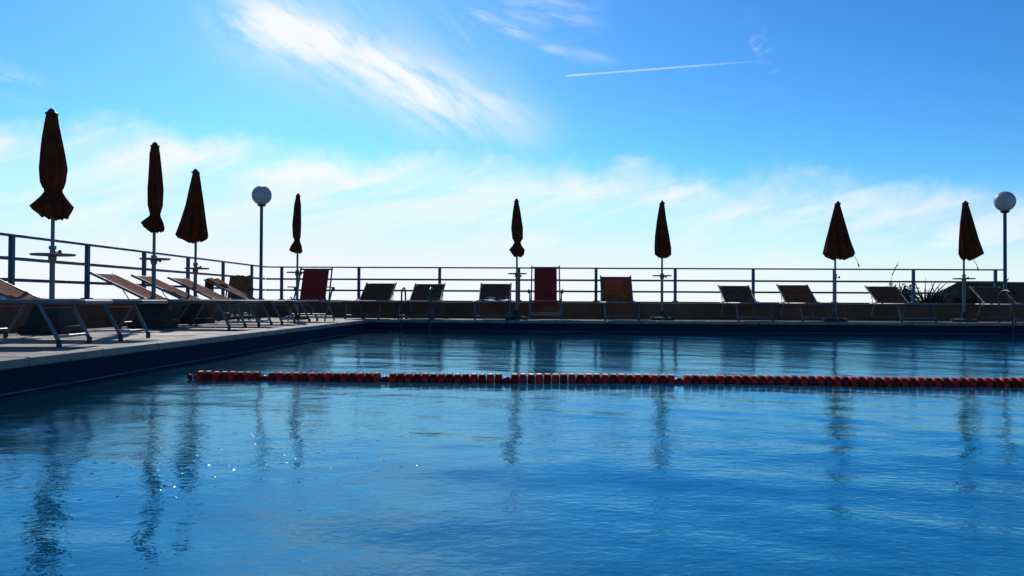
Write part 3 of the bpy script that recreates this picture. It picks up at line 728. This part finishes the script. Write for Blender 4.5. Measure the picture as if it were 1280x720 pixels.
# ------------------------------------------------------------------ building and plants beyond the parapet on the right
BY = 24.0
bt = thing('garden_wall', (0, BY, -2.5))
def poly(bm, pts, y0, y1):
    a = [bm.verts.new((x, y0, z)) for x, z in pts]; b = [bm.verts.new((x, y1, z)) for x, z in pts]
    bm.faces.new(a[::-1]); bm.faces.new(b)
    for i in range(len(pts)): bm.faces.new((a[i], a[(i+1) % len(pts)], b[(i+1) % len(pts)], b[i]))
xb0, xb1 = X_at(1146, BY), X_at(1197, BY); zt = CH+26*BY/F+2.5; zb = CH-3*BY/F+2.5
bm = NB(); poly(bm, [(xb0, 0), (xb1, 0), (xb1, zt-.06), (xb0, zb-.02)], 0, .22); poly(bm, [(xb1+.002, 0), (20, 0), (20, zt-.06), (xb1+.002, zt-.06)], 0, .22); obj('wall', bm, 'ochre', bt)
bm = NB(); tube(bm, [(xb0-.25, -.03, zb-.12), (xb0, -.03, zb), (xb1-.06, -.03, zt-.10), (xb1+.06, -.03, zt-.05), (xb1+.2, -.03, zt-.04)], .06, 12); obj('sloping_coping', bm, 'base', bt, smooth=True)
bm = NB(); box(bm, ((xb1+20)/2+.08, .11, zt-.03), (20-xb1, .36, .07)); obj('cap', bm, 'dark', bt, bevel=.01)
tag(bt, 'ochre wall with a sloping left end beyond the railing at right', 'wall')

def blade(bm, base, d, L, w, curve, n=5):
    base = Vector(base); d = Vector(d).normalized(); side = d.cross(Vector((random.uniform(-.4, .4), 1, 0))).normalized(); prev = None; p = base.copy(); dd = d.copy()
    for i in range(n+1):
        f = i/n; ww = w*(1-f)**.7*(.6+.8*f if f < .3 else 1)
        a = bm.verts.new(p+side*ww/2); b = bm.verts.new(p-side*ww/2)
        if prev: bm.faces.new((prev[0], prev[1], b, a))
        prev = (a, b); p = p+dd*L/n; dd = (dd+Vector((d.x*.3, d.y*.3, -curve))/n).normalized()
def shrub(px, Y, h0, h1, rad, n, label, spiky=False):
    X = X_at(px, Y); t = thing('shrub', (X, Y, -.9)); z0 = h0+.9; z1 = h1+.9
    bm = NB(); tips = []
    for k in range(9):
        a = random.uniform(0, 6.28); e = (math.cos(a)*rad*random.uniform(.2, .75), math.sin(a)*rad*random.uniform(.2, .75), random.uniform(z0+.1*(z1-z0), z1*.97))
        tube(bm, [(0, 0, 0), (e[0]*.4, e[1]*.4, e[2]*.55), e], [.03, .018, .006], 6); tips.append(Vector(e))
    obj('trunk', bm, 'bark', t)
    bm = NB()
    for k in range(n):
        c = random.choice(tips); p_ = c.lerp(Vector((0, 0, z0*.7)), random.random()**1.5*.5)+Vector([random.gauss(0, rad*.2), random.gauss(0, rad*.2), random.gauss(0, (z1-z0)*.13)])
        blade(bm, p_, (random.gauss(0, 1), random.gauss(0, 1), random.gauss(.3, .7)), random.uniform(.08, .18), random.uniform(.022, .045), .4, 3)
    obj('crown', bm, 'leaf', t); return tag(t, label, 'shrub')
shrub(1124, 21.3, .38, .86, .42, 1500, 'dark leafy shrub behind the railing below the dry reed')
shrub(1208, 21.0, .30, .62, .42, 1400, 'dark shrub behind the rightmost parasol pole in front of the ochre wall')
shrub(1246, 21.6, .38, .86, .55, 2200, 'dark bushy shrub beside the right globe lamp post')
def agave(px, Y, n, L, label):
    X = X_at(px, Y); t = thing('spiky_plant', (X, Y, .12))
    bm = NB(); tube(bm, [(0, 0, -1.0), (0, 0, .1)], [.07, .06], 8); obj('trunk', bm, 'bark', t)
    bm = NB()
    for k in range(n):
        a = 2.4*k+random.uniform(-.3, .3); e = random.uniform(.25, 1.35)
        blade(bm, (0, 0, .05+random.uniform(0, .12)), (math.cos(a)*math.cos(e), math.sin(a)*math.cos(e), math.sin(e)), L*random.uniform(.6, 1.05), .055, .35, 6)
    obj('leaves', bm, 'leafb', t, solid=.004); return tag(t, label, 'plant')
agave(1156, 20.9, 34, .85, 'spiky leaved plant behind the railing, left of the sloping wall end')
agave(1172, 21.6, 30, .8, 'smaller spiky plant tucked against the sloping wall end')
X = X_at(1110, 21.2); t = thing('dry_reed', (X, 21.2, -.9)); k = 21.2/F
bm = NB(); tube(bm, [(0, 0, 0), (.02, 0, 1.5), (.10, 0, 1.95), (.22, 0, 2.24)], [.008, .006, .004, .002], 6)
obj('stem', bm, 'straw', t); bm = NB()
for i in range(26):
    f = random.random(); blade(bm, (.09+.13*f, 0, 1.93+.30*f), (random.uniform(.1, .7), random.uniform(-.3, .3), 1), random.uniform(.05, .13), .012, .6, 3)
for (z, s_) in ((1.52, -1), (1.6, 1), (1.3, -1), (1.75, 1), (1.42, 1)): blade(bm, (.03, 0, z), (s_, 0, .5), .3, .018, .9, 5)
obj('leaves', bm, 'straw', t); tag(t, 'single dry reed leaning above the railing near the right', 'reed')
